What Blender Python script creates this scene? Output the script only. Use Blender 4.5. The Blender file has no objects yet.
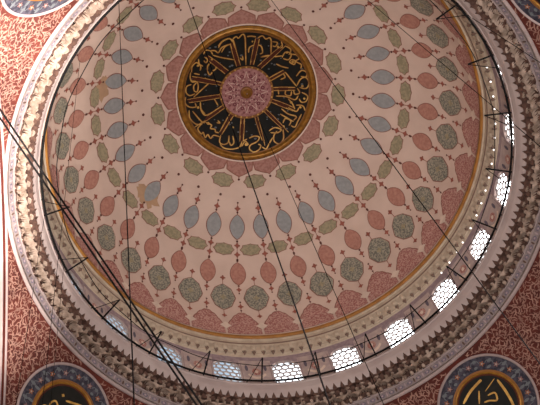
import bpy, math, random
from math import pi, sin, cos, radians as rad, degrees, sqrt, atan2, hypot
from mathutils import Vector, Matrix
random.seed(7)
C = bpy.context.scene.collection
ZO = 1.6                       # height of the lens above the floor

# ------------------------------------------------------------------ materials
def mat(name, base, rough=.7, var=None, scale=3.0, lo=.35, hi=.65, metal=0.0, detail=3.0, vor=False, bump=0.0, spec=.3):
    m = bpy.data.materials.new(name); m.use_nodes = True
    nt = m.node_tree; b = nt.nodes['Principled BSDF']
    b.inputs['Roughness'].default_value = rough; b.inputs['Metallic'].default_value = metal
    b.inputs['Specular IOR Level'].default_value = spec
    tc = nt.nodes.new('ShaderNodeTexCoord')
    if vor:
        n = nt.nodes.new('ShaderNodeTexVoronoi'); out = n.outputs['Distance']
    else:
        n = nt.nodes.new('ShaderNodeTexNoise'); n.inputs['Detail'].default_value = detail; out = n.outputs['Fac']
    n.inputs['Scale'].default_value = scale
    nt.links.new(tc.outputs['Object'], n.inputs['Vector'])
    r = nt.nodes.new('ShaderNodeValToRGB')
    v = var if var else tuple(min(1, c*.86) for c in base)
    r.color_ramp.elements[0].position = lo; r.color_ramp.elements[0].color = (*v, 1)
    r.color_ramp.elements[1].position = hi; r.color_ramp.elements[1].color = (*base, 1)
    nt.links.new(out, r.inputs['Fac']); nt.links.new(r.outputs['Color'], b.inputs['Base Color'])
    if bump:
        bp = nt.nodes.new('ShaderNodeBump'); bp.inputs['Strength'].default_value = bump
        nt.links.new(out, bp.inputs['Height']); nt.links.new(bp.outputs['Normal'], b.inputs['Normal'])
    return m

M = {}
M['ground'] = mat('dome_plaster', (.67,.515,.435), .8, (.61,.46,.385), .7)
M['outline'] = mat('painted_outline', (.30,.13,.10), .8)
M['red'] = mat('painted_red', (.41,.215,.175), .8, (.31,.145,.12), 6.5, .38, .58)
M['redspeck'] = mat('painted_red_scrolls', (.53,.32,.27), .8, (.33,.125,.11), 11, .44, .56, detail=4)
M['pink'] = mat('painted_coral', (.475,.24,.185), .8, (.38,.175,.135), 6.0)
M['blue'] = mat('painted_blue', (.325,.335,.335), .8, (.27,.28,.285), 4.5)
M['green'] = mat('painted_olive', (.36,.31,.20), .8, (.27,.235,.15), 7.0, .42, .58)
M['dgreen'] = mat('painted_green_scrolls', (.37,.34,.265), .8, (.15,.15,.125), 11.0, .42, .58, detail=4)
M['dot'] = mat('painted_brown_dot', (.12,.04,.03), .8)
M['flower'] = mat('painted_rust_flower', (.33,.105,.075), .8)
M['white'] = mat('painted_cream', (.74,.60,.50), .8)
M['tan'] = mat('damp_stain', (.48,.31,.19), .9, (.42,.27,.17), 2.0)
M['gold'] = mat('gilded_moulding', (.38,.18,.028), .42, (.22,.10,.016), 3.5, metal=.4, spec=.4)
M['goldline'] = mat('gilded_lettering', (.60,.36,.085), .45, (.34,.18,.035), 3.0, metal=.3, spec=.5)
M['goldring'] = mat('ochre_moulding', (.36,.16,.035), .6, (.26,.11,.025), 2.0)
M['darkgold'] = mat('dark_gilding', (.22,.09,.02), .5, metal=.2)
M['black'] = mat('black_lacquer', (.012,.011,.009), .6, (.006,.007,.006), 2.0, spec=.15)
M['maroon'] = mat('dark_maroon_paint', (.07,.018,.010), .7, spec=.15)
M['greyblue'] = mat('faded_grey_blue_paint', (.11,.12,.13), .7)
M['rose'] = mat('rosette_pink', (.37,.185,.175), .8, (.26,.11,.11), 6, .4, .6)
M['rosedark'] = mat('rosette_plum', (.16,.04,.05), .8)
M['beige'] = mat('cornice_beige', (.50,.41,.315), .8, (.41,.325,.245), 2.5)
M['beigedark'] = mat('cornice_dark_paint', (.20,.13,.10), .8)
M['mauve'] = mat('mauve_band', (.34,.26,.27), .8, (.26,.19,.21), 5)
M['drum'] = mat('drum_plaster', (.50,.40,.36), .8, (.40,.31,.30), 3)
M['marble'] = mat('white_marble', (.40,.325,.305), .55, (.34,.27,.255), 1.3, spec=.4)
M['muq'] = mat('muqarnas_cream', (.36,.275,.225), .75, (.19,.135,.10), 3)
M['muqdark'] = mat('muqarnas_umber_and_shade', (.10,.052,.038), .8, (.055,.028,.021), 5, .4, .6)
M['band'] = mat('blue_band_ground', (.23,.19,.18), .8, (.16,.125,.13), 6)
M['navy'] = mat('navy_paint', (.14,.115,.15), .8, (.10,.085,.115), 4)
M['mould'] = mat('white_moulding', (.33,.26,.25), .7)
M['pend'] = mat('pendentive_red', (.085,.014,.008), .85, (.055,.009,.006), 1.5)
M['leaf'] = mat('pendentive_cream_leaf', (.28,.16,.125), .85, (.18,.095,.075), 2.5)
M['bluefloral'] = mat('blue_floral_ground', (.05,.045,.062), .8, (.018,.016,.026), 5.5, .42, .58)
M['dullrose'] = mat('dull_rose_paint', (.20,.10,.09), .8)
M['dullcream'] = mat('dull_cream_paint', (.30,.24,.22), .8)
M['rust'] = mat('floral_rust', (.24,.09,.04), .8)
M['iron'] = mat('black_iron', (.008,.007,.007), .7, spec=.1)
M['cable'] = mat('dark_steel_cable', (.006,.005,.005), .9, spec=.0)
M['plaster_lattice'] = mat('window_plaster_lattice', (.42,.38,.38), .8)
M['carpet'] = mat('red_carpet', (.35,.09,.06), .95)
M['stone'] = mat('hall_stone', (.52,.42,.35), .85, (.45,.36,.30), .8)

# ------------------------------------------------------------------ helpers
class MB:
    def __init__(s): s.v=[]; s.f=[]; s.m=[]; s.mats=[]
    def mi(s, name):
        if name not in s.mats: s.mats.append(name)
        return s.mats.index(name)
    def face(s, pts, m):
        i=len(s.v); s.v += [tuple(p) for p in pts]; s.f.append(tuple(range(i,i+len(pts)))); s.m.append(s.mi(m))
    def grid(s, rows, m, closed=False, mf=None):
        """rows: list of lists of points; quads between; mf(i,j) may give the material"""
        i0=len(s.v); n=len(rows[0])
        for r in rows: s.v += [tuple(p) for p in r]
        for i in range(len(rows)-1):
            for j in range(n if closed else n-1):
                a=i0+i*n+j; b=i0+i*n+(j+1)%n
                s.f.append((a,b,b+n,a+n)); s.m.append(s.mi(mf(i,j) if mf else m))
    def fan(s, c, ring, m):
        i=len(s.v); s.v.append(tuple(c)); s.v += [tuple(p) for p in ring]; n=len(ring); k=s.mi(m)
        for j in range(n): s.f.append((i,i+1+j,i+1+(j+1)%n)); s.m.append(k)
    def tube(s, pts, r, m, n=6, closed=False):
        pts=[Vector(p) for p in pts]; rows=[]; N=len(pts)
        for i,p in enumerate(pts):
            if closed: d=(pts[(i+1)%N]-pts[i-1])
            else: d=(pts[min(i+1,N-1)]-pts[max(i-1,0)])
            d.normalize(); up=Vector((0,0,1)) if abs(d.z)<.95 else Vector((1,0,0))
            a=d.cross(up).normalized(); b=d.cross(a)
            rr=r(i/(N-1)) if callable(r) else r
            rows.append([p+a*rr*cos(2*pi*k/n)+b*rr*sin(2*pi*k/n) for k in range(n)])
        if closed: rows.append(rows[0])
        s.grid(rows,m,closed=True)
        if not closed:
            s.face(rows[0],m); s.face(rows[-1][::-1],m)
    def build(s, name, parent=None, smooth=False):
        me=bpy.data.meshes.new(name); me.from_pydata(s.v,[],s.f)
        for k in s.mats: me.materials.append(M[k])
        me.polygons.foreach_set('material_index', s.m)
        if smooth: me.polygons.foreach_set('use_smooth',[True]*len(s.f))
        me.update(); o=bpy.data.objects.new(name,me); C.objects.link(o)
        if parent: o.parent=parent
        return o
def struct(o, label=None, cat=None):
    o['kind']='structure'
    if label: o['label']=label
    if cat: o['category']=cat
    return o
def tag(o, label, cat, group=None, kind=None):
    o['label']=label; o['category']=cat
    if group: o['group']=group
    if kind: o['kind']=kind
    return o
def empty(name, loc=(0,0,0)):
    o=bpy.data.objects.new(name,None); C.objects.link(o); o.location=loc; return o
def cyl(r, th, z): return Vector((r*cos(th), r*sin(th), z+ZO))

# ------------------------------------------------------------------ dome geometry
RG, ZG, HD = 11.23, 47.80, 9.56           # spring radius, spring height, rise
PE = 2.2                                  # fullness of the shell's section
def beta(r): return math.asin(min(1,(r/RG)**(PE/2)))
def rb(b): return RG*sin(b)**(2/PE)
def dome(b, th, off=0.0):
    """point on the dome shell; b is the angle from the crown, off goes inwards"""
    S_,C_=max(sin(b),1e-9),max(cos(b),0)
    r=RG*S_**(2/PE); z=ZG+HD*C_**(2/PE)
    nr=-(r/RG)**(PE-1)/RG; nz=-((z-ZG)/HD)**(PE-1)/HD; L=hypot(nr,nz)
    return cyl(r+off*nr/L, th, z+off*nz/L)
def dlen(b):                                # metres of meridian per radian
    p,q=dome(b-.004,0),dome(b+.004,0) if b<1.56 else dome(b,0)
    return (p-q).length/(.008 if b<1.56 else .004)

D = MB()
NB, NT = 60, 204
D.grid([[dome(b*pi/2/NB, 2*pi*t/NT) for t in range(NT)] for b in range(1,NB+1)], 'ground', closed=True)
D.fan(dome(0,0),[dome(pi/2/NB, 2*pi*t/NT) for t in range(NT)],'ground')

def motif(b0, t0, pts, m, off):
    """pts in metres (u across, v towards the rim)"""
    L=dlen(b0)
    D.fan(dome(b0,t0,off), [dome(b0+v/L, t0+u/rb(b0+v/L), off) for u,v in pts], m)
def lens(w, h, n=14, p=.8):
    a=[(w*sin(pi*i/n)**p, -h+2*h*i/n) for i in range(n+1)]
    return a+[(-u,v) for u,v in a[1:-1][::-1]]
def lobed(w, h, lobes=8, amp=.10, n=64, se=2.4):
    out=[]
    for i in range(n):
        f=2*pi*i/n; c,s=cos(f),sin(f)
        k=(abs(c)**se+abs(s)**se)**(-1/se)
        q=1-amp*abs(sin(f*lobes/2))**.7+amp*.5*max(0,abs(c)-.93)/.07
        out.append((w*k*c*q, h*k*s*q))
    return out
def circ(r, n=10): return [(r*cos(2*pi*i/n), r*sin(2*pi*i/n)) for i in range(n)]
def quatre(r, n=24): return [(r*(.78+.22*cos(4*2*pi*i/n))*cos(2*pi*i/n), r*1.05*(.78+.22*cos(4*2*pi*i/n))*sin(2*pi*i/n)) for i in range(n)]
def sc(p, k, k2=None): return [(u*k, v*(k2 or k)) for u,v in p]
O1,O2,O3 = .03,.045,.06
N=34; PH=rad(96.75); ST=2*pi/N
def dot(r, t, s=.06, m='dot'): motif(beta(r) if r<20 else rad(r), t, circ(s), m, O2)
def flower(b, t, s):
    motif(b,t,quatre(s*1.12),'outline',O1); motif(b,t,quatre(s*.9),'flower',O2); 
def stem(b0,b1,t,m='flower'):
    w=.018
    n=4; bs=[b0+(b1-b0)*i/n for i in range(n+1)]
    D.grid([[dome(b,t-w/rb(b),O1),dome(b,t+w/rb(b),O1)] for b in bs],m)

# scalloped red petals round the medallion
for k in range(17):
    t0=PH+k*2*pi/17; hw=pi/17; ring=[]; ring2=[]
    for i in range(-12,13):
        x=abs(i)/12
        r=5.16-.40*x**1.1 if x<.93 else 4.46
        if i==0: r=5.22
        ring.append((t0+hw*i/12, r)); ring2.append((t0+hw*.93*i/12, r-.06))
    for rg,m,o in ((ring,'outline',O1),(ring2,'red',O2)):
        D.grid([[dome(beta(4.1),t,o) for t,_ in rg],[dome(beta(4.1+(r-4.1)*.5),t,o) for t,r in rg],[dome(beta(r),t,o) for t,r in rg]],m)
    dot(5.30,t0,.075)
    # olive cartouches between the tips
    tm=t0+hw; b=beta(5.44)
    motif(b,tm,lobed(.70,.47,8,.13),'outline',O1); motif(b,tm,sc(lobed(.70,.47,8,.13),.92,.90),'green',O2)
for k in range(27):
    dot(6.26, rad(93.4)+k*2*pi/27, .085)
for k in range(N):
    t=PH+k*ST; tm=t+ST/2
    # stem, flower and blue oval
    dot(6.60,t,.06); stem(beta(6.60),beta(7.2),t); flower(beta(6.91),t,.17); dot(7.12,t,.065)
    L=lens(.48,.82,14,.7); b=(beta(7.16)+beta(8.52))/2
    motif(b,t,L,'outline',O1); motif(b,t,sc(L,.91,.93),'blue',O2)
    dot(8.55,t,.07); stem(beta(8.52),beta(9.5),t); flower(beta(8.74),t,.17); flower(beta(9.14),t,.17); dot(9.36,t,.07)
    b=beta(8.93)
    motif(b,tm,lobed(.64,.42,8,.12),'outline',O1); motif(b,tm,sc(lobed(.64,.42,8,.12),.92,.90),'green',O2)
    # coral oval
    b0=rad(56.2); b1=rad(65.3); b=(b0+b1)/2; L=lens(.49,.81,14,.62)
    motif(b,t,L,'outline',O1); motif(b,t,sc(L,.92,.93),'pink',O2)
    motif(rad(55.4),t,circ(.065),'dot',O2); motif(rad(65.9),t,circ(.065),'dot',O2); stem(rad(65.4),rad(69.3),t); motif(rad(67.6),t,quatre(.165),'flower',O2); motif(rad(69.3),t,circ(.05),'dot',O2)
    # large green medallion
    b=rad(71.4); pts=lobed(.75,1.04,8,.05,64,1.75)
    motif(b,tm,pts,'outline',O1); motif(b,tm,sc(pts,.93,.95),'dgreen',O2)
    motif(b,tm,quatre(.2),'green',O3)
    stem(rad(62.3),rad(65.6),tm); flower(rad(62.7),tm,.155); stem(rad(77.5),rad(80.5),tm); motif(rad(80.2),tm,quatre(.16),'flower',O2)
    # lower flower above the lunette
    motif(rad(73.3),t,circ(.06),'dot',O2); stem(rad(73.3),rad(78.3),t); motif(rad(75.4),t,quatre(.18),'flower',O2); motif(rad(77.4),t,circ(.06),'dot',O2)
    # red speckled lunette
    rg=[]
    for i in range(-12,13):
        x=i/12; bb=rad(78.5)+rad(7.0)*abs(x)**1.9-rad(.35)*abs(sin(3*pi*x))
        rg.append((t+ST*.47*x, bb))
    for o,m,g in ((O1,'outline',0),(O2,'redspeck',rad(.45))):
        top=[dome(min(b_+g,rad(89)),t+(t_-t)*(1 if not g else .95),o) for t_,b_ in rg]
        mid=[dome((min(b_+g,rad(89))+rad(89.4))/2,t_,o) for t_,b_ in rg]
        bot=[dome(rad(89.4),t_,o) for t_,b_ in rg]
        D.grid([top,mid,bot],m)
    motif(rad(85.4),tm,lobed(.30,.34,4,.25,32,2.0),'white',O3)
# tan patches of old damp on the painting
for (b,t,s) in ((beta(8.2),rad(139.5),.95),(beta(8.55),rad(189.5),.8)):
    motif(b,t,[(u*s*(.8+.2*sin(i*1.7)),v*s*(.75+.25*cos(i*2.3))) for i,(u,v) in enumerate(lobed(1,.8,4,.1,24,4))],'tan',.037)
ceil_o = D.build('ceiling'); struct(ceil_o,'painted dome shell with rings of blue, coral and green medallions on pale pink plaster','dome')

# ------------------------------------------------------------------ central calligraphy medallion
PXM=16.62
def dp(x, y, off):                           # point on the crown from local metres
    r=hypot(x,y); return dome(beta(r), atan2(y,x), off)
med = empty('calligraphy_medallion', dome(0,0,.1)); 
tag(med,'large round black and gold calligraphy medallion at the crown of the dome','medallion')
def build_at(mb,name,parent):
    o=mb.build(name); o.parent=parent; o.matrix_parent_inverse=Matrix.Translation(-Vector(parent.location)); return o
def annulus(mb, r0, r1, m, off, n=120, prof=None, segs=1):
    rows=[]
    for i in range(segs+1):
        f=i/segs; rows.append([dome(beta(r0+(r1-r0)*f),2*pi*k/n, off+(prof(f) if prof else 0)) for k in range(n)])
    mb.grid(rows,m,closed=True)
b_=MB(); annulus(b_,1.5,3.9,'black',.07,segs=6); build_at(b_,'field',med)
r_=MB(); annulus(r_,3.80,4.16,'gold',.08,segs=10,prof=lambda f:.16*sin(pi*f)); 
annulus(r_,3.74,3.81,'darkgold',.10); annulus(r_,4.15,4.19,'maroon',.09); annulus(r_,4.18,4.27,'white',.08); build_at(r_,'rim',med)
# lettering
S=[]
def st(pts, w=1.25, o=(0,0), k=1.0): S.append(([((o[0]+x/k)-246.2,(o[1]+y/k)-92.6) for x,y in pts], w))
pairs=[((240.4,118.5),(238.4,143)),((243.8,118.5),(242,142)),((254,117.3),(261.3,142.7)),((257.3,118),(264,148)),
 ((262,111.3),(281.3,130.7)),((265.3,110),(288,134.7)),((269.5,103),(293,113)),((271,100),(294,109.5)),((271.3,88.5),(295,88.5)),((271.3,91.7),(295,91.5)),
 ((268,79),(283,70.5)),((269.5,82),(285,73)),((261,68.4),(284.7,45)),((257.5,66),(281,44.5)),
 ((250,64.4),(255,37)),((253.3,64.6),(258.8,37.5)),((236.5,65.5),(230,41)),((240.4,64.6),(233,40)),
 ((228.5,69.5),(208.5,52.5)),((225,72.5),(204.5,53.5)),((221.5,81),(192,72.5)),((220.5,84),(192,77)),
 ((220,93.5),(186.5,95.8)),((219,97),(188,99.2)),((222.5,104.5),(206,114.5)),((223.5,108),(200,122)),((229.5,113.3),(218,132)),((233.3,115.3),(220,134.7))]
for a,b in pairs: st([a,b],1.15)
R1=(174,24); R2=(216,20); R3=(258,24); R4=(174,68); R6=(258,68); R7=(174,104); R8=(240,108)
for o,k,pts in [
 (R1,9,[(268,240),(290,205),(330,215),(350,250)]),(R1,9,[(350,255),(420,280),(540,310)]),(R1,9,[(330,210),(370,215),(400,235),(430,190),(480,168),(512,165)]),
 (R1,9,[(400,190),(430,140),(490,110),(530,130)]),(R1,9,[(300,395),(305,350),(340,320),(375,340),(375,385),(340,403)]),(R1,9,[(158,400),(165,345),(205,312),(240,350),(235,390)]),
 (R1,9,[(222,280),(230,330),(262,350)]),(R1,9,[(280,270),(305,290),(290,320),(270,300)]),
 (R2,9,[(20,210),(60,165),(120,145),(150,180)]),(R2,9,[(150,150),(180,130),(200,145),(235,110),(255,130),(262,200),(268,400)]),(R2,9,[(150,150),(170,220),(185,290)]),
 (R2,9,[(275,135),(310,130),(355,140)]),(R2,9,[(290,285),(300,235),(350,215),(400,225),(415,285),(390,300)]),(R2,9,[(370,150),(410,130),(440,160),(475,150),(490,190),(490,300)]),
 (R2,9,[(400,330),(470,320),(540,330)]),(R2,9,[(50,270),(80,220),(120,200)]),(R2,9,[(235,310),(240,350),(215,330)]),
 (R3,9,[(110,130),(112,260)]),(R3,9,[(120,150),(165,160),(150,195),(125,190)]),(R3,9,[(210,300),(240,250),(290,265),(270,320),(220,310)]),(R3,9,[(235,190),(285,225),(270,275)]),
 (R3,9,[(30,290),(90,280),(150,290),(210,285)]),(R3,9,[(290,320),(325,330),(320,365),(280,345),(290,320)]),(R3,9,[(280,270),(335,275),(360,310),(330,335),(380,365),(378,403)]),(R3,9,[(160,360),(210,385),(270,400)]),
 (R3,9,[(200,150),(210,200),(170,230)]),
 (R4,9,[(150,0),(145,50),(160,90),(200,95),(215,130),(205,185),(178,175),(175,130),(200,105)]),(R4,9,[(155,115),(112,128),(103,180),(135,215),(185,203)]),(R4,9,[(350,85),(260,160),(170,235)]),
 (R4,9,[(100,225),(93,280),(130,320),(188,325),(182,290)]),(R4,9,[(230,285),(235,350),(270,398)]),(R4,9,[(300,0),(320,40),(350,10)]),(R4,9,[(180,15),(230,30)]),(R4,9,[(345,240),(390,330)]),
 (R7,7.5,[(105,20),(108,80),(150,130),(200,140)]),(R7,7.5,[(130,30),(190,110),(220,130)]),(R7,7.5,[(190,0),(200,40),(230,72),(300,45)]),(R7,7.5,[(140,155),(230,110)]),
 (R7,7.5,[(190,140),(165,170),(190,210),(205,200),(220,240),(240,220),(260,250),(285,230),(330,245)]),(R7,7.5,[(225,125),(270,150),(262,175),(295,185),(300,205),(325,215)]),
 (R7,7.5,[(340,230),(328,285),(360,305),(395,290),(402,240)]),(R7,7.5,[(430,245),(437,295),(415,315),(400,285)]),(R7,7.5,[(330,300),(360,332),(420,345),(480,332),(500,290)]),(R7,7.5,[(320,120),(335,140),(310,135)]),
 (R7,7.5,[(505,290),(540,275)]),
 (R8,7.5,[(0,300),(30,262),(55,290)]),(R8,7.5,[(60,240),(100,225),(137,235),(120,268),(72,290),(60,320),(90,345),(130,332),(148,300),(128,288)]),(R8,7.5,[(158,310),(188,325),(210,290),(240,240)]),
 (R8,7.5,[(213,190),(255,165),(305,180),(280,203),(225,203)]),(R8,7.5,[(320,180),(322,250),(290,287),(252,270),(250,225),(275,190)]),(R8,7.5,[(300,60),(350,90),(400,120)]),(R8,7.5,[(320,130),(340,95),(380,115),(365,150)]),
 (R8,7.5,[(310,20),(360,60),(420,80),(400,110)]),(R8,7.5,[(380,150),(410,160),(430,120),(460,60)]),(R8,7.5,[(360,10),(420,40),(440,10)]),
 (R6,9,[(240,40),(290,105),(345,175)]),(R6,9,[(345,170),(380,105),(425,90),(453,140),(430,192),(370,185)]),(R6,9,[(340,80),(385,25),(432,45),(425,85),(380,80)]),(R6,9,[(350,190),(372,235),(330,248),(318,210)]),
 (R6,9,[(390,230),(442,262),(430,312),(390,322),(368,290)]),(R6,9,[(250,200),(245,250),(290,262),(300,220)]),(R6,9,[(340,350),(400,355),(422,400)]),(R6,9,[(200,110),(240,90),(225,55)]),(R6,9,[(160,265),(250,270),(330,300),(360,260)]),
 (R6,9,[(180,195),(185,250)]),(R6,9,[(270,290),(310,340),(330,390)]) ]: st(pts,1.2,o,k)
def ribbon(mb, pts, w, m, offs, f):
    """smooth pts, broad-pen width, mapped by f(x,y,off)"""
    P=[Vector(p) for p in pts]; Q=[]
    n=len(P)
    for i in range(n-1):
        p0=P[max(i-1,0)];p1=P[i];p2=P[i+1];p3=P[min(i+2,n-1)]
        for j in range(5):
            t=j/5; Q.append(.5*((2*p1)+(p2-p0)*t+(2*p0-5*p1+4*p2-p3)*t*t+(3*p1-p0-3*p2+p3)*t**3))
    Q.append(P[-1]); rows=[]
    for i,q in enumerate(Q):
        d=Q[min(i+1,len(Q)-1)]-Q[max(i-1,0)]; d.normalize(); nn=Vector((-d.y,d.x))
        e=min(1,.45+min(i,len(Q)-1-i)*.35); ww=w/2*e
        rows.append([f(*(q-nn*ww),offs),f(*(q+nn*ww),offs)])
    mb.grid(rows,m)
l_=MB()
fm=lambda x,y,o: dp(x/PXM,y/PXM,o)
for i in range(0,len(pairs),2):              # dark red core of each tall stroke
    (a,b),(c,d)=pairs[i],pairs[i+1]
    l_.face([fm(a[0]-246.2,a[1]-92.6,.085),fm(b[0]-246.2,b[1]-92.6,.085),fm(d[0]-246.2,d[1]-92.6,.085),fm(c[0]-246.2,c[1]-92.6,.085)],'maroon')
for n_,(p,w) in enumerate(S):
    ribbon(l_,p,w*1.9,'maroon',.088+.0004*(n_%7),fm)
    ribbon(l_,p,w*.95,'goldline',.098+.0006*(n_%7),fm)
for (x,y,s) in ((212,57,1.2),(198,62,1.3),(205,76,1.1),(206.7,122,1.6),(245,146,1.8),(283,129,1.5),(291,104,1.4),(302,87,1.3),(292,62,1.5),(286,52,1.3),(277,46,1.2),(252,40,1.0),(304,100,1.2),(300,109,1.3),(232,128,1.0),(197,105,1.4)):
    l_.fan(fm(x-246.2,y-92.6,.105),[fm(x-246.2+s*cos(a*pi/3),y-92.6+s*sin(a*pi/3),.105) for a in range(6)],'goldline')
for i in range(70):
    a=random.uniform(0,2*pi); r=random.uniform(30,60); x,y=r*cos(a),r*sin(a); s=random.uniform(.5,1.1)
    l_.fan(fm(x,y,.083),[fm(x+s*1.4*cos(a+q*pi/3),y+s*sin(a+q*pi/3),.083) for q in range(6)],'greyblue')
build_at(l_,'lettering',med)
# rosette
q_=MB(); annulus(q_,.3,1.62,'rose',.10,segs=4); annulus(q_,1.50,1.64,'darkgold',.112)
for k in range(28):
    a=2*pi*k/28
    q_.fan(dp(1.56*cos(a),1.56*sin(a),.12),[dp(1.56*cos(a)+.06*cos(j*pi/3),1.56*sin(a)+.06*sin(j*pi/3),.12) for j in range(6)],'goldline')
for rr,n_,s in ((1.02,12,.125),(.66,12,.075),(1.28,24,.055),(.84,24,.045),(.48,10,.04)):
    for k in range(n_):
        a=2*pi*(k+.5)/n_
        q_.fan(dp(rr*cos(a),rr*sin(a),.115),[dp(rr*cos(a)+s*cos(j*pi/4),rr*sin(a)+s*sin(j*pi/4),.115) for j in range(8)],'rosedark')
        if s>.1: q_.fan(dp(rr*cos(a),rr*sin(a),.12),[dp(rr*cos(a)+.045*cos(j*pi/3),rr*sin(a)+.045*sin(j*pi/3),.12) for j in range(6)],'rose')
for k in range(12):
    a=2*pi*k/12; a2=2*pi*(k+.5)/12
    for (ra,rb,aa,ab) in ((.5,1.3,a,a+pi/6),(.5,1.3,a,a-pi/6)):
        ribbon(q_,[(ra*cos(aa),ra*sin(aa)),(rb*cos(ab),rb*sin(ab))],.025,'white',.113,lambda x,y,o: dp(x,y,o))
build_at(q_,'rosette',med)
s_=MB(); prof=[(.36,.10),(.38,.16),(.34,.24),(.24,.27),(.20,.33),(.12,.42),(.04,.46)]
s_.grid([[dome(beta(r),2*pi*k/24,.0)+Vector((0,0,-o)) for k in range(24)] for r,o in prof],'darkgold',closed=True)
s_.grid([[dome(beta(r),2*pi*k/24,.0)+Vector((0,0,-o)) for k in range(24)] for r,o in ((.255,.285),(.215,.335),(.15,.40),(.10,.435))],'gold',closed=True)
build_at(s_,'boss',med)

# ------------------------------------------------------------------ rings below the dome (lathed profiles)
NL=230
def lathe(mb, prof, mf, n=NL):
    mb.grid([[cyl(r,2*pi*k/n,z) for k in range(n)] for r,z in prof], mf, closed=True)
NW=23; W0=rad(103.4); WS=2*pi/NW
RW=11.66
# gilded ring at the springing
g_=MB(); lathe(g_,[(11.22+.10*cos(a)-.02,47.62+.14*sin(a)) for a in [2*pi*i/10 for i in range(11)]],'goldring')
struct(g_.build('trim_1',smooth=True),'thin ochre gilded ring moulding at the foot of the dome','moulding')
# stepped beige cornice with a row of little consoles
c_=MB()
lathe(c_,[(11.22,47.55),(11.22,47.42),(11.30,47.40),(11.32,47.20)],'beige')
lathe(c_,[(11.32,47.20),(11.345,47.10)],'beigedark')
lathe(c_,[(11.345,47.10),(11.40,46.98),(11.44,46.62),(11.50,46.45),(11.50,46.38),(11.60,46.36),(11.63,46.28),(RW,46.26)],'beige')
NC=138
for k in range(NC):
    t=2*pi*(k+.5)/NC; w=.13/11.4
    def cb(u,r,z): return cyl(r,t+u*w,z)
    pf=[(11.36,47.02),(11.31,46.95),(11.345,46.75),(11.42,46.62)]
    c_.grid([[cb(-1,r+.03,z),cb(-.6,r,z),cb(.6,r,z),cb(1,r+.03,z)] for r,z in pf],'beige')
    # pendant console
    pf=[(11.43,46.60,.9),(11.37,46.50,1.),(11.36,46.40,.75),(11.45,46.30,.25),(11.52,46.30,.1)]
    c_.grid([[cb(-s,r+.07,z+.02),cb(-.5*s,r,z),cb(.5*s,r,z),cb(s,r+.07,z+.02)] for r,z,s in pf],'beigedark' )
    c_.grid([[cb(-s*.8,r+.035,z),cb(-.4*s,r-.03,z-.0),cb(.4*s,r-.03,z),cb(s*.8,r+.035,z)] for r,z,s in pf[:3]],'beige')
struct(c_.build('trim_2'),'beige cornice with small pointed consoles under the gilded ring','cornice')

# drum wall with window openings
ZB, ZT = 43.04, 46.30
WW=.73; WZ0=43.10; WSP=45.20; WZ1=45.78     # half width, sill, spring, crown
def top_z(u): 
    x=abs(u)/WW; return WSP+(WZ1-WSP)*sqrt(max(0,1-x**2.4))
d_=MB()
US=[-WW*cos(pi*i/12) for i in range(13)]
for w in range(NW):
    t0=W0+w*WS; hw=WS*RW/2
    def wp(u,z,dr=0): return cyl(RW+dr, t0+u/RW, z)
    for s in (-1,1):                            # piers
        us=[s*WW, s*(WW+(hw-WW)*.5), s*hw]
        d_.grid([[wp(u,z) for u in us] for z in (ZB,WSP,45.9)],'drum')
        us=[s*WW+ (s*hw-s*WW)*i/4 for i in range(5)]
        d_.grid([[wp(u,z) for u in us] for z in (45.9,ZT)],'mauve')
    d_.grid([[wp(u,z) for u in US] for z in (ZB,WZ0)],'drum')
    d_.grid([[wp(u,top_z(u)) for u in US],[wp(u,45.9) for u in US]],'mauve')
    d_.grid([[wp(u,45.9) for u in US],[wp(u,ZT) for u in US]],'mauve')
    # reveal
    edge=[(-WW,WZ0)]+[(u,top_z(u)) for u in US]+[(WW,WZ0)]
    d_.grid([[wp(u,z) for u,z in edge],[wp(u*1.04,z+.02,.16) for u,z in edge]],'drum')
    d_.grid([[wp(-WW,WZ0),wp(WW,WZ0)],[wp(-WW,WZ0,.16),wp(WW,WZ0,.16)]],'drum')
    # painted swag and diamond on the pier
    tp=hw
    def pp(u,v,o): return cyl(RW-o, t0+(tp+u)/RW, 44.55+v)
    arc=[(-.5+1.0*i/10) for i in range(11)]
    d_.grid([[pp(u,-.45+1.5*u*u,.02) for u in arc],[pp(u*.85,-.22+1.5*u*u*.8,.02) for u in arc]],'white')
    d_.fan(pp(0,.25,.02),[pp(.24*cos(j*pi/6),.25+.34*sin(j*pi/6),.02) for j in range(12)],'redspeck')
    d_.fan(pp(0,.25,.03),[pp(.10*cos(j*pi/4),.25+.15*sin(j*pi/4),.03) for j in range(8)],'white')
    for s in (-1,1):
        d_.fan(pp(s*.5,.6,.02),[pp(s*.5+.09*cos(j*pi/4),.6+.3*sin(j*pi/4),.02) for j in range(8)],'navy')
        ribs=[(s*(WW+.08)-tp if False else 0,0)]
    for s in (-1,1):                            # painted border beside each opening
        u0=s*(WW+.06); u1=s*(WW+.11)
        d_.grid([[cyl(RW-.015,t0+u/RW,z) for u in (u0,u1)] for z in (WZ0,WSP,45.6)],'mauve')
struct(d_.build('wall_drum'),'plastered drum wall pierced by a ring of lattice windows','wall')

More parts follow.
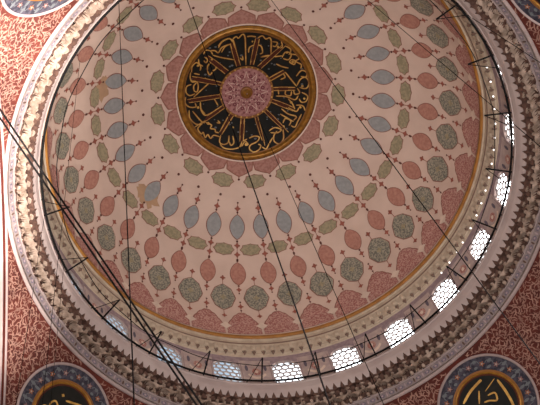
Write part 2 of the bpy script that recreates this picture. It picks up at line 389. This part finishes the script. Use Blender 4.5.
# the windows: plaster honeycomb lattice with panes
lat=MB(); HX=.20; RH=HX
cells=[]
ry=HX*1.5*1.12; rx=HX*sqrt(3)
for j in range(-1,12):
    for i in range(-5,6):
        x=(i+(.5 if j%2 else 0))*rx; z=WZ0+.10+j*ry
        if abs(x)<WW-.03 and z<top_z(x)-.04 and z>WZ0: cells.append((x,z))
DL=.07
hexo=[(RH*1.0*cos(pi/2+k*pi/3),RH*1.12*sin(pi/2+k*pi/3)) for k in range(6)]
def hexring(x,z,s,n=12):
    out=[]
    for k in range(n):
        a=pi/2+2*pi*k/n; out.append((x+RH*s*cos(a),z+RH*1.12*s*sin(a)))
    return out
for x,z in cells:
    o=[]
    for k in range(6):
        a=hexo[k]; b=hexo[(k+1)%6]; o += [(x+a[0],z+a[1]),(x+(a[0]+b[0])/2,z+(a[1]+b[1])/2)]
    inn=hexring(x,z,.75)
    for dr in (DL-.03,DL+.03):
        lat.grid([[(RW+dr,u,zz+ZO) for u,zz in o],[(RW+dr,u,zz+ZO) for u,zz in inn]],'plaster_lattice',closed=True)
    lat.grid([[(RW+DL-.03,u,zz+ZO) for u,zz in inn],[(RW+DL+.03,u,zz+ZO) for u,zz in inn]],'plaster_lattice',closed=True)
# border strip that closes the lattice to the opening
edge=[(-WW,WZ0)]+[(u,top_z(u)) for u in US]+[(WW,WZ0)]
ine=[(u*.93,WZ0+(z-WZ0)*.955+.04) for u,z in edge]
lat.grid([[(RW+DL+.035,u,z+ZO) for u,z in edge],[(RW+DL+.035,u,z+ZO) for u,z in ine]],'plaster_lattice')
lat.grid([[(RW+DL+.035,u,z+ZO) for u,z in (edge[0],edge[-1])],[(RW+DL+.035,u,z+ZO) for u,z in (ine[0],ine[-1])]],'plaster_lattice')
mg=bpy.data.materials.new('window_glass'); mg.use_nodes=True; nt=mg.node_tree; nt.nodes.clear()
o_=nt.nodes.new('ShaderNodeOutputMaterial'); mx=nt.nodes.new('ShaderNodeMixShader'); tr=nt.nodes.new('ShaderNodeBsdfTransparent'); gl=nt.nodes.new('ShaderNodeBsdfGlossy')
tr.inputs['Color'].default_value=(.95,.97,1,1); gl.inputs['Roughness'].default_value=.1; mx.inputs['Fac'].default_value=.06
nt.links.new(tr.outputs[0],mx.inputs[1]); nt.links.new(gl.outputs[0],mx.inputs[2]); nt.links.new(mx.outputs[0],o_.inputs['Surface']); M['glass']=mg
pane=MB(); pane.face([(RW+DL+.06,u,z+ZO) for u,z in edge[::-1]],'glass')
seed_l=lat.build('window_1'); seed_p=pane.build('pane',seed_l)
seed_l.rotation_euler.z=W0; struct(seed_l)
for w in range(1,NW):
    c=seed_l.copy(); C.objects.link(c); c.name='window_%d'%(w+1); c.rotation_euler.z=W0+w*WS
    p=seed_p.copy(); C.objects.link(p); p.parent=c

# gallery ledge: floor, plain marble cavetto
g_=MB()
lathe(g_,[(RW+.02,43.06),(11.24,43.06),(11.19,43.02),(11.19,42.93),(11.24,42.90),(11.26,42.8),(11.33,42.58),(11.45,42.38),(11.58,42.24),(11.64,42.20),(11.64,42.12)],'marble')
struct(g_.build('trim_3',smooth=False),'plain white marble ledge running round the dome below the windows','ledge')

# muqarnas cornice: staggered tiers of hooded niches under a fringe of leaf teeth
ROUT=12.47; ZOUT=40.98
m_=MB(); NM=92; SUB=12; TI=2; SV=12
P0=(11.62,42.14); P1=(12.14,41.36)
dx,dz=P1[0]-P0[0],P1[1]-P0[1]; LL=hypot(dx,dz); nx_,nz_=dz/LL,-dx/LL
rows=[];dep=[]
for i in range(TI*SV+1):
    f=i/(TI*SV); tier=min(TI-1,int(f*TI)); lf=f*TI-tier
    row=[];dr=[]
    for j in range(NM*SUB):
        t=2*pi*j/(NM*SUB)
        u=(j/SUB+(.5 if tier%2 else 0))%1; x=abs(u-.5)*2
        v=(lf-.50)/.47                                              # niche outline: pointed at the ledge side
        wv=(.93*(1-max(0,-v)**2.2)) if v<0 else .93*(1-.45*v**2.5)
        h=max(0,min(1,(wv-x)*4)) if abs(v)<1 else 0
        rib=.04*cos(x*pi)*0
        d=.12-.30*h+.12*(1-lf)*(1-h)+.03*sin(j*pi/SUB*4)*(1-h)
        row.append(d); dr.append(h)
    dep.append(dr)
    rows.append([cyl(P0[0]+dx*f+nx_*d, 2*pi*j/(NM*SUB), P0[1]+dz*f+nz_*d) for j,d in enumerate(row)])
m_.grid(rows,'muq',closed=True,mf=lambda i,j:'muqdark' if (dep[min(i,len(dep)-1)][j]>.3 or i<3) else 'muq')  # niche recesses: part gilt paint, part shade put into the colour
# carved bulbs that sit in the niches and at the meeting of the ribs
for k in range(NM):
    for tier in range(TI):
        t=2*pi*(k+(.5 if tier==0 else 0)-.0)/NM+pi/NM*0
        t+=.006*sin(k*2.3+tier)
        f0=(tier+.72)/TI
        def q(f,d,tt=t): return cyl(P0[0]+dx*f+nx_*d, tt, P0[1]+dz*f+nz_*d)
        m_.tube([q(f0-.10,-.04),q(f0-.03,.10),q(f0+.06,.12),q(f0+.12,-.02)],lambda g:.03+.075*sin(pi*g),'muq',6)
        tb=t+pi/NM; fb=(tier+.93)/TI
        m_.tube([q(fb-.10,.10,tb),q(fb,.22,tb),q(fb+.05,.28,tb)],lambda g:.085*(1-g)+.02,'muq',6)
# pointed leaf teeth along the upper edge
NTH=184
for k in range(NTH):
    t=2*pi*(k+.5)/NTH; hw=.165/11.6
    pts=[(-1,41.90,11.78),(-1,42.02,11.70),(-.60,42.08,11.66),(-.66,42.22,11.57),(-.35,42.32,11.51),(0,42.44,11.45),(.35,42.32,11.51),(.66,42.22,11.57),(.60,42.08,11.66),(1,42.02,11.70),(1,41.90,11.78)]
    fr=[cyl(r-.05-.04*(1-abs(u)),t+u*hw,z-.03) for u,z,r in pts]; bk=[cyl(r+.05,t+u*hw,z+.03) for u,z,r in pts]
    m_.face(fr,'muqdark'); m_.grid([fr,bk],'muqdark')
struct(m_.build('trim_4'),'carved muqarnas cornice of small pointed niches below the ledge','cornice')

# painted band and outer white moulding
e_=MB()
B0=(12.13,41.36); B1=(ROUT-.10,41.06)
lathe(e_,[(12.10,41.42),(12.16,41.33),(12.19,41.35)],'mould')
lathe(e_,[(12.18,41.35),B1],'band')
NBD=150
for k in range(NBD):
    t=2*pi*k/NBD
    def ep(u,v,o=.012): 
        f=.5+v/2; r=12.18+(B1[0]-12.18)*f; z=41.35+(B1[1]-41.35)*f
        return cyl(r-.75*o, t+u/12.3, z-.6*o)
    e_.fan(ep(0,0),[ep(.15*cos(a*pi/5),.62*sin(a*pi/5)*(1 if a%2 else .55)) for a in range(10)],'navy')
    e_.fan(ep(0,0,.02),[ep(.07*cos(a*pi/3),.3*sin(a*pi/3),.02) for a in range(6)],'mauve')
    e_.fan(ep(.26,0),[ep(.26+.05*cos(a*pi/3),.7*sin(a*pi/3)) for a in range(6)],'mauve' if k%2 else 'muqdark')
lathe(e_,[(ROUT+.02+.10*cos(a),ZOUT+.02+.10*sin(a)) for a in [2*pi*i/10 for i in range(11)]],'mould')
struct(e_.build('trim_5'),'blue patterned painted band with a white outer moulding around the dome','moulding')

# ------------------------------------------------------------------ pendentives on a sphere
A0=rad(3.8); AR=ROUT+.03; RS=AR*sqrt(2); ZC=ZOUT-AR
def sph(x,y,off=0):                     # point above plan position on the pendentive sphere
    z=sqrt(max(0,RS*RS-x*x-y*y)); k=1-off/RS
    return Vector((x*k,y*k,ZC+z*k+ZO))
def local_disc(thc, rhoc):
    n=Vector((rhoc*cos(thc),rhoc*sin(thc),sqrt(RS*RS-rhoc*rhoc))).normalized()
    eu=Vector((-sin(thc),cos(thc),0)); ev=n.cross(eu); 
    if ev.z>0: ev=-ev                     # ev runs down the wall
    def f(u,v,off=0):
        d=(n+eu*(u/RS)+ev*(v/RS)).normalized()
        return d*(RS-off)+Vector((0,0,ZC+ZO))
    return f,n,eu,ev
NAMES=['right_front','left_front','left_back','right_back']
RHO=14.3
def bound(t):                            # plan distance of the arch face
    a=(t-A0+pi/4)%(pi/2)-pi/4; return (AR+.13)/cos(a)
for q in range(4):
    tc=A0+pi/4+q*pi/2
    f,n,eu,ev=local_disc(tc,RHO)
    p_=MB(); NT2=60; NR=26
    rows=[]
    for i in range(NR+1):
        row=[]
        for j in range(NT2+1):
            t=tc-pi/4+pi/2*j/NT2; r=ROUT+(bound(t)-ROUT)*i/NR
            # keep a little inside the sphere's equator at the foot
            row.append(sph(r*cos(t),r*sin(t)))
        rows.append(row)
    p_.grid(rows,'pend')
    # arabesque of cream leaves
    R2=2.52
    cnt=0
    g=.15
    uu=-9.5
    while uu<9.5:
        vv=-5.5
        while vv<9.5:
            a=uu+random.uniform(-.06,.06); b=vv+random.uniform(-.06,.06); vv+=g
            if hypot(a,b)<R2+.1: continue
            P=f(a,b,0); r=hypot(P.x,P.y); t=atan2(P.y,P.x)
            if r<ROUT+.16 or r>bound(t)-.2: continue
            da=(t-tc+pi)%(2*pi)-pi
            if abs(da)>pi/4-.005: continue
            i_,j_=int(round(uu/g)),int(round(vv/g))
            ang=(pi/4 if (i_//2+j_//2)%2 else -pi/4)+random.uniform(-.55,.55)+(pi/2 if random.random()<.18 else 0)
            Lf=random.uniform(.11,.18); Wd=random.uniform(.02,.034); cv=random.choice((-1,1))*random.uniform(.02,.07)
            ca,sa=cos(ang),sin(ang); top=[];bot=[]
            for s in range(6):
                x=-1+2*s/5; wv=Wd*(1-x*x)**.6*(1-.4*x); y0=cv*(1-x*x)*1.6
                for lst,sg in ((top,1),(bot,-1)):
                    X=x*Lf; Y=y0+sg*wv; lst.append(f(a+X*ca-Y*sa,b+X*sa+Y*ca,.015))
            p_.grid([top,bot],'leaf'); cnt+=1
        uu+=g
    # white edge mouldings along both arches
    for sgn in (-1,1):
        line=[]
        for i in range(40):
            t=tc+sgn*pi/4*(1-.985*0) - sgn*(i/39)*pi/4*.85
            r=bound(t)-.12; line.append(sph(r*cos(t),r*sin(t),.02))
        p_.tube(line,.055,'mould',6)
    po=p_.build('wall_pendentive_'+NAMES[q]); struct(po)
    # roundel
    side=['right of the near corner','left','far left','far right'][q]
    cen=f(0,0,.03)
    rd=empty('calligraphy_roundel',cen)
    lab=['black and gold calligraphy roundel in blue floral border, lower right corner',
         'black and gold calligraphy roundel in blue floral border, lower left corner',
         'blue bordered calligraphy roundel cut by the upper left corner, brightly lit wall',
         'blue bordered calligraphy roundel cut by the upper right corner, in shadow'][q]
    tag(rd,lab,'roundel','calligraphy roundels on the pendentives')
    def ann(mb,r0,r1,m,o,segs=1,prof=None,n=72):
        mb.grid([[f((r0+(r1-r0)*i/segs)*cos(2*pi*k/n),(r0+(r1-r0)*i/segs)*sin(2*pi*k/n),o+(prof(i/segs) if prof else 0)) for k in range(n)] for i in range(segs+1)],m,closed=True)
    x_=MB(); ann(x_,1.75,2.42,'bluefloral',.03,3)
    NFL=18
    for k in range(NFL):
        a=2*pi*k/NFL; cx,cy=2.05*cos(a),2.05*sin(a)
        mm=('rust','dullrose')[k%2]
        x_.fan(f(cx,cy,.045),[f(cx+.15*(.7+.3*cos(5*j*pi/10))*cos(j*pi/10),cy+.15*(.7+.3*cos(5*j*pi/10))*sin(j*pi/10),.045) for j in range(20)],mm)
        x_.fan(f(cx,cy,.055),[f(cx+.05*cos(j*pi/3),cy+.05*sin(j*pi/3),.055) for j in range(6)],'dullcream')
        a2=a+pi/NFL
        for rr in (1.90,2.22):
            cx,cy=rr*cos(a2),rr*sin(a2)
            x_.fan(f(cx,cy,.04),[f(cx+.12*cos(j*pi/4)*abs(cos(a2))+.06*cos(j*pi/4),cy+.07*sin(j*pi/4),.04) for j in range(8)],'greyblue')
        for s in (-1,1):
            pts=[(2.05*cos(a+s*.06),2.05*sin(a+s*.06)),(2.22*cos(a+s*.12),2.22*sin(a+s*.12)),(2.1*cos(a+s*.17),2.1*sin(a+s*.17))]
            ribbon(x_,pts,.035,'greyblue',.042,f)
    build_at(x_,'floral_border',rd)
    x_=MB(); ann(x_,2.40,2.54,'mould',.02,6,lambda v:.07*sin(pi*v)); build_at(x_,'outer_moulding',rd)
    x_=MB(); ann(x_,1.53,1.66,'gold',.03,6,lambda v:.06*sin(pi*v)); ann(x_,1.65,1.75,'darkgold',.035); ann(x_,1.46,1.51,'maroon',.036); build_at(x_,'rim',rd)
    x_=MB(); x_.fan(f(0,0,.03),[f(1.5*cos(2*pi*k/48),1.5*sin(2*pi*k/48),.03) for k in range(48)],'black'); build_at(x_,'field',rd)
    x_=MB()
    # local axes: u runs anticlockwise in plan; flip so that +x is image-right for someone looking up at the wall
    scripts={0:[([(-25,0),(-19,-12),(-11,-22),(-8,-25)],2.6),([(8,-26),(17,-15),(24,-4),(27,4)],2.6),([(5,-27),(-3.5,-14)],1.0),([(-1,-10),(6,-13),(8.5,-6),(1,-5),(-4,-3)],1.7),([(-10,-14),(-9,-1)],1.6),([(-20,8),(0,14),(20,6)],2.6),([(2,0),(9,2),(4,8)],1.8)],
             1:[([(-21,-13),(-17.5,-16),(-13,-13),(-16,-8),(-20.5,-9.5)],1.7),([(-11.6,-9),(-10,-16),(-4,-17),(-2.7,-12),(-5.6,-6)],1.7),([(7,-14.5),(16,-9.5),(25,-4)],2.0),([(-22,2),(-6,8),(10,4),(20,10)],2.8),([(-8,-4),(0,-2),(6,4)],1.8)],
             2:[([(-18,10),(-4,20),(12,17),(20,6)],3.0),([(-8,16),(-2,-8)],2.4),([(6,18),(10,-10)],2.4),([(-12,0),(-4,6),(2,0),(-6,-6)],2)],
             3:[([(-18,10),(-4,18),(12,14),(20,4)],3.0),([(-8,12),(-6,-12)],2.4),([(6,12),(4,-14)],2.4),([(-14,-2),(-4,2),(2,-4),(-6,-8)],2)]}
    er=Vector((cos(tc),sin(tc),0))
    def lp(x,y): return ((x*eu.x+y*eu.y)/20.4,(x*er.x+y*er.y)/20.4)
    for pts,w in scripts[q]:
        ribbon(x_,[lp(*p) for p in pts],w/20.4,'goldline',.05,f)
    for (px_,py_) in ({1:[(5.5,-20)],0:[(0,8)]}.get(q,[(8,0)])):
        a,b=lp(px_,py_); x_.fan(f(a,b,.052),[f(a+.09*cos(j*pi/2),b+.09*sin(j*pi/2),.052) for j in range(4)],'goldline')
    build_at(x_,'lettering',rd)
    # arch soffit on the side that follows this corner
    na=A0+q*pi/2; nv=Vector((cos(na),sin(na),0)); tv=Vector((-sin(na),cos(na),0))
    s_=MB(); rows=[]; K=44
    for dd in (0,.18,.32,.9,1.5,2.4):
        rows.append([nv*(AR+.13+dd)+tv*(AR*sin(a))+Vector((0,0,ZC+ZO+AR*cos(a))) for a in [pi/2*.97*(-1+2*i/K) for i in range(K+1)]])
    def sm(i,j): return ('mould','navy','band','bluefloral','stone')[i]
    s_.grid(rows,'mould',mf=sm)
    struct(s_.build('wall_arch_'+['right','front','left','back'][q]))

# ------------------------------------------------------------------ iron ring, brackets and wires
rg=empty('iron_lamp_ring',(0,0,43.3+ZO)); tag(rg,'black iron ring with radial brackets hung round the marble ledge','iron ring')
def b_at(mb,name): return build_at(mb,name,rg)
x_=MB(); x_.tube([cyl(11.11,2*pi*k/180,43.10) for k in range(180)],.058,'iron',6,closed=True); b_at(x_,'main_ring')
x_=MB(); x_.tube([cyl(10.42+.03*sin(k*.7),2*pi*k/180,43.45) for k in range(180)],.022,'iron',5,closed=True); b_at(x_,'inner_wire')
for w in range(NW):
    t=W0+(w+.5)*WS; td=degrees(t)%360
    if 182<td<283: continue
    x_=MB(); x_.tube([cyl(11.20,t,43.06),cyl(10.05,t,43.62)],.042,'iron',5); 
    pass
    x_.tube([cyl(10.05,t,43.62),cyl(11.10,t+.06,43.08)],.02,'iron',5)
    b_at(x_,'bracket')
for w in range(NW):
    for k in (.25,.75):
        x_=MB(); tt=W0+(w+k)*WS; x_.tube([cyl(11.12,tt,43.10),cyl(11.36,tt,43.11)],.03,'iron',5); b_at(x_,'ledge_clip')

# added glowing beads for the white glints on the consoles at right
me_=bpy.data.materials.new('glowing_glint'); me_.use_nodes=True; pb=me_.node_tree.nodes['Principled BSDF']
pb.inputs['Base Color'].default_value=(.9,.88,.85,1); pb.inputs['Emission Color'].default_value=(1,.97,.93,1); pb.inputs['Emission Strength'].default_value=1.6; M['glint_bead']=me_
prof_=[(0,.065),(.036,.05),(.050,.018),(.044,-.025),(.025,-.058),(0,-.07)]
glint_bead=None
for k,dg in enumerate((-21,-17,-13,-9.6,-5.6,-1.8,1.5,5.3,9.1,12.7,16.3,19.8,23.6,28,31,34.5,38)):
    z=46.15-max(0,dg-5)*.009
    if glint_bead is None:
        x_=MB(); x_.grid([[Vector((max(r,.002)*cos(2*pi*j/8),max(r,.002)*sin(2*pi*j/8),h)) for j in range(8)] for r,h in prof_],'glint_bead',closed=True)
        glint_bead=x_.build('glint_spot',smooth=True); o=glint_bead
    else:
        o=glint_bead.copy(); C.objects.link(o)
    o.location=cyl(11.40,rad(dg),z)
    tag(o,'tiny glowing bead added as a glint in the row under the beige cornice on the right side','lamp','tiny added glints under the cornice')

# ------------------------------------------------------------------ hanging cables
CAM=Vector((-7.0,-17.11,ZO)); a_,b2=0.39819254879801835,-0.14603039850223823
Rm=(Matrix.Rotation(a_,3,'X') @ Matrix.Rotation(b2,3,'Y'))
def cable(xy, ztop, zbot, r, label, lean=(0,0)):
    m=MB(); x,y=xy
    m.tube([(x+lean[0]*k/6,y+lean[1]*k/6,ZO+ztop+(zbot-ztop)*k/6) for k in range(7)],r,'cable',6)
    o=m.build('hanging_cable'); tag(o,label,'cable','chandelier cables hanging from the dome'); return o
Z0=8
cable((-7.19,-7.80),51.3,Z0,.015,'thin vertical cable at the left of the dome, crossing the blue ovals there')
cable((-4.17,-8.18),53.7,Z0,.015,'long cable crossing in front of the large central calligraphy medallion')
cable((.69,1.65),56.85,Z0,.015,'cable that starts at the lower edge of the central medallion')
cable((.894,-6.307),55.9,Z0,.015,'long diagonal cable passing just right of the central medallion')
cable((5.919,-6.375),54.2,Z0,.015,'diagonal cable over the upper right of the dome, far from the medallion')
cable((8.52,-7.30),47.4,Z0,.015,'cable at the upper right corner crossing the ledge and cornice')
cable((-9.42,-3.57),52.4,Z0,.009,'very thin cable down the far left side of the dome, inside the iron ring')
cable((-10.43,3.72),43.0,Z0,.010,'thin cable hanging from the iron ring at its lower left')
cable((-11.05,.95),43.05,Z0,.010,'thin cable hanging from the iron ring at its far left')
def bar(p,q,r,label):
    m=MB(); m.tube([Vector((p[0]+(q[0]-p[0])*i/8,p[1]+(q[1]-p[1])*i/8,p[2]+(q[2]-p[2])*i/8-.0*sin(pi*i/8)+ZO)) for i in range(9)],r,'iron',6)
    o=m.build('stay_cable'); tag(o,label,'cable','thick sloping stay cables'); return o
bar((-12.15,-5.70,38.4),(-3.2,6.0,28.5),.040,'thick sloping black cable at lower left, the upper one of the close pair')
bar((-12.22,-5.48,38.3),(-3.35,6.05,28.5),.040,'thick sloping black cable at lower left, the lower one of the close pair')


# ------------------------------------------------------------------ the hall below and the roof outside
h_=MB(); X=22
sq=[(X,X),(-X,X),(-X,-X),(X,-X)]
h_=MB(); h_.face([(x,y,-0.0) for x,y in sq],'carpet'); struct(h_.build('floor'))
for i,nm in enumerate(('front','left','back','right')):
    a=sq[i]; b=sq[(i+1)%4]
    h_=MB(); h_.face([(*a,0),(*b,0),(*b,43.0+ZO),(*a,43.0+ZO)],'stone'); struct(h_.build('wall_'+nm))
h_=MB(); K=92
inner=[cyl(11.72,2*pi*k/K,43.02) for k in range(K)]
outer=[]
for k in range(K):
    t=2*pi*k/K; r=X/max(abs(cos(t)),abs(sin(t))); outer.append(Vector((r*cos(t),r*sin(t),43.02+ZO)))
h_.grid([inner,outer],'stone',closed=True); struct(h_.build('ceiling_aisles'))

# ------------------------------------------------------------------ light
w=bpy.data.worlds.new('sky'); bpy.context.scene.world=w; w.use_nodes=True; nt=w.node_tree
bg=nt.nodes['Background']; tc=nt.nodes.new('ShaderNodeTexCoord'); dt=nt.nodes.new('ShaderNodeVectorMath'); dt.operation='DOT_PRODUCT'
dt.inputs[1].default_value=(.92,.05,.38); rp=nt.nodes.new('ShaderNodeValToRGB')
rp.color_ramp.elements[0].position=.42; rp.color_ramp.elements[0].color=(.06,.078,.095,1)
rp.color_ramp.elements[1].position=.62; rp.color_ramp.elements[1].color=(1,.99,.97,1)
nt.links.new(tc.outputs['Generated'],dt.inputs[0]); nt.links.new(dt.outputs['Value'],rp.inputs['Fac']); nt.links.new(rp.outputs['Color'],bg.inputs['Color'])
bg.inputs['Strength'].default_value=8.0
def area(name, loc, target, size, power, col, spread=180):
    l=bpy.data.lights.new(name,'AREA'); l.shape='DISK'; l.size=size; l.energy=power; l.color=col; l.spread=rad(spread)
    o=bpy.data.objects.new(name,l); C.objects.link(o); o.location=loc
    o.rotation_euler=(Vector(target)-Vector(loc)).to_track_quat('-Z','Y').to_euler(); return o
def spot(name, loc, target, ang, power, col, blend=1, rad_=.5):
    l=bpy.data.lights.new(name,'SPOT'); l.spot_size=rad(ang); l.spot_blend=blend; l.energy=power; l.color=col; l.shadow_soft_size=rad_
    o=bpy.data.objects.new(name,l); C.objects.link(o); o.location=loc
    o.rotation_euler=(Vector(target)-Vector(loc)).to_track_quat('-Z','Y').to_euler(); return o
area('chandelier_glow',(0,-13,15),(0,3,50),9,9600,(1,.92,.875))
for dg in (168,186,204,222):
    c_a,s_a=cos(rad(dg)),sin(rad(dg))
    spot('gallery_floodlight',(10.6*c_a,10.6*s_a,31.5),(14.7*c_a,14.7*s_a,42.6),54,(13000 if dg<170 else 23000),(1,.90,.82),.8,.35)

# ------------------------------------------------------------------ camera
cam=bpy.data.cameras.new('camera'); co=bpy.data.objects.new('camera',cam); C.objects.link(co)
cam.sensor_width=36; cam.lens=1000/540*36; cam.clip_end=300
ex=Rm.transposed()@Vector((1,0,0)); ey=Rm.transposed()@Vector((0,1,0)); ez=Rm.transposed()@Vector((0,0,1))
mw=Matrix(((ex.x,-ey.x,-ez.x,CAM.x),(ex.y,-ey.y,-ez.y,CAM.y),(ex.z,-ey.z,-ez.z,CAM.z),(0,0,0,1)))
co.matrix_world=mw
sc_=bpy.context.scene; sc_.camera=co
vs=sc_.view_settings; vs.view_transform='Standard'; vs.look='None'; vs.gamma=1; vs.exposure=0.0; vs.use_curve_mapping=False
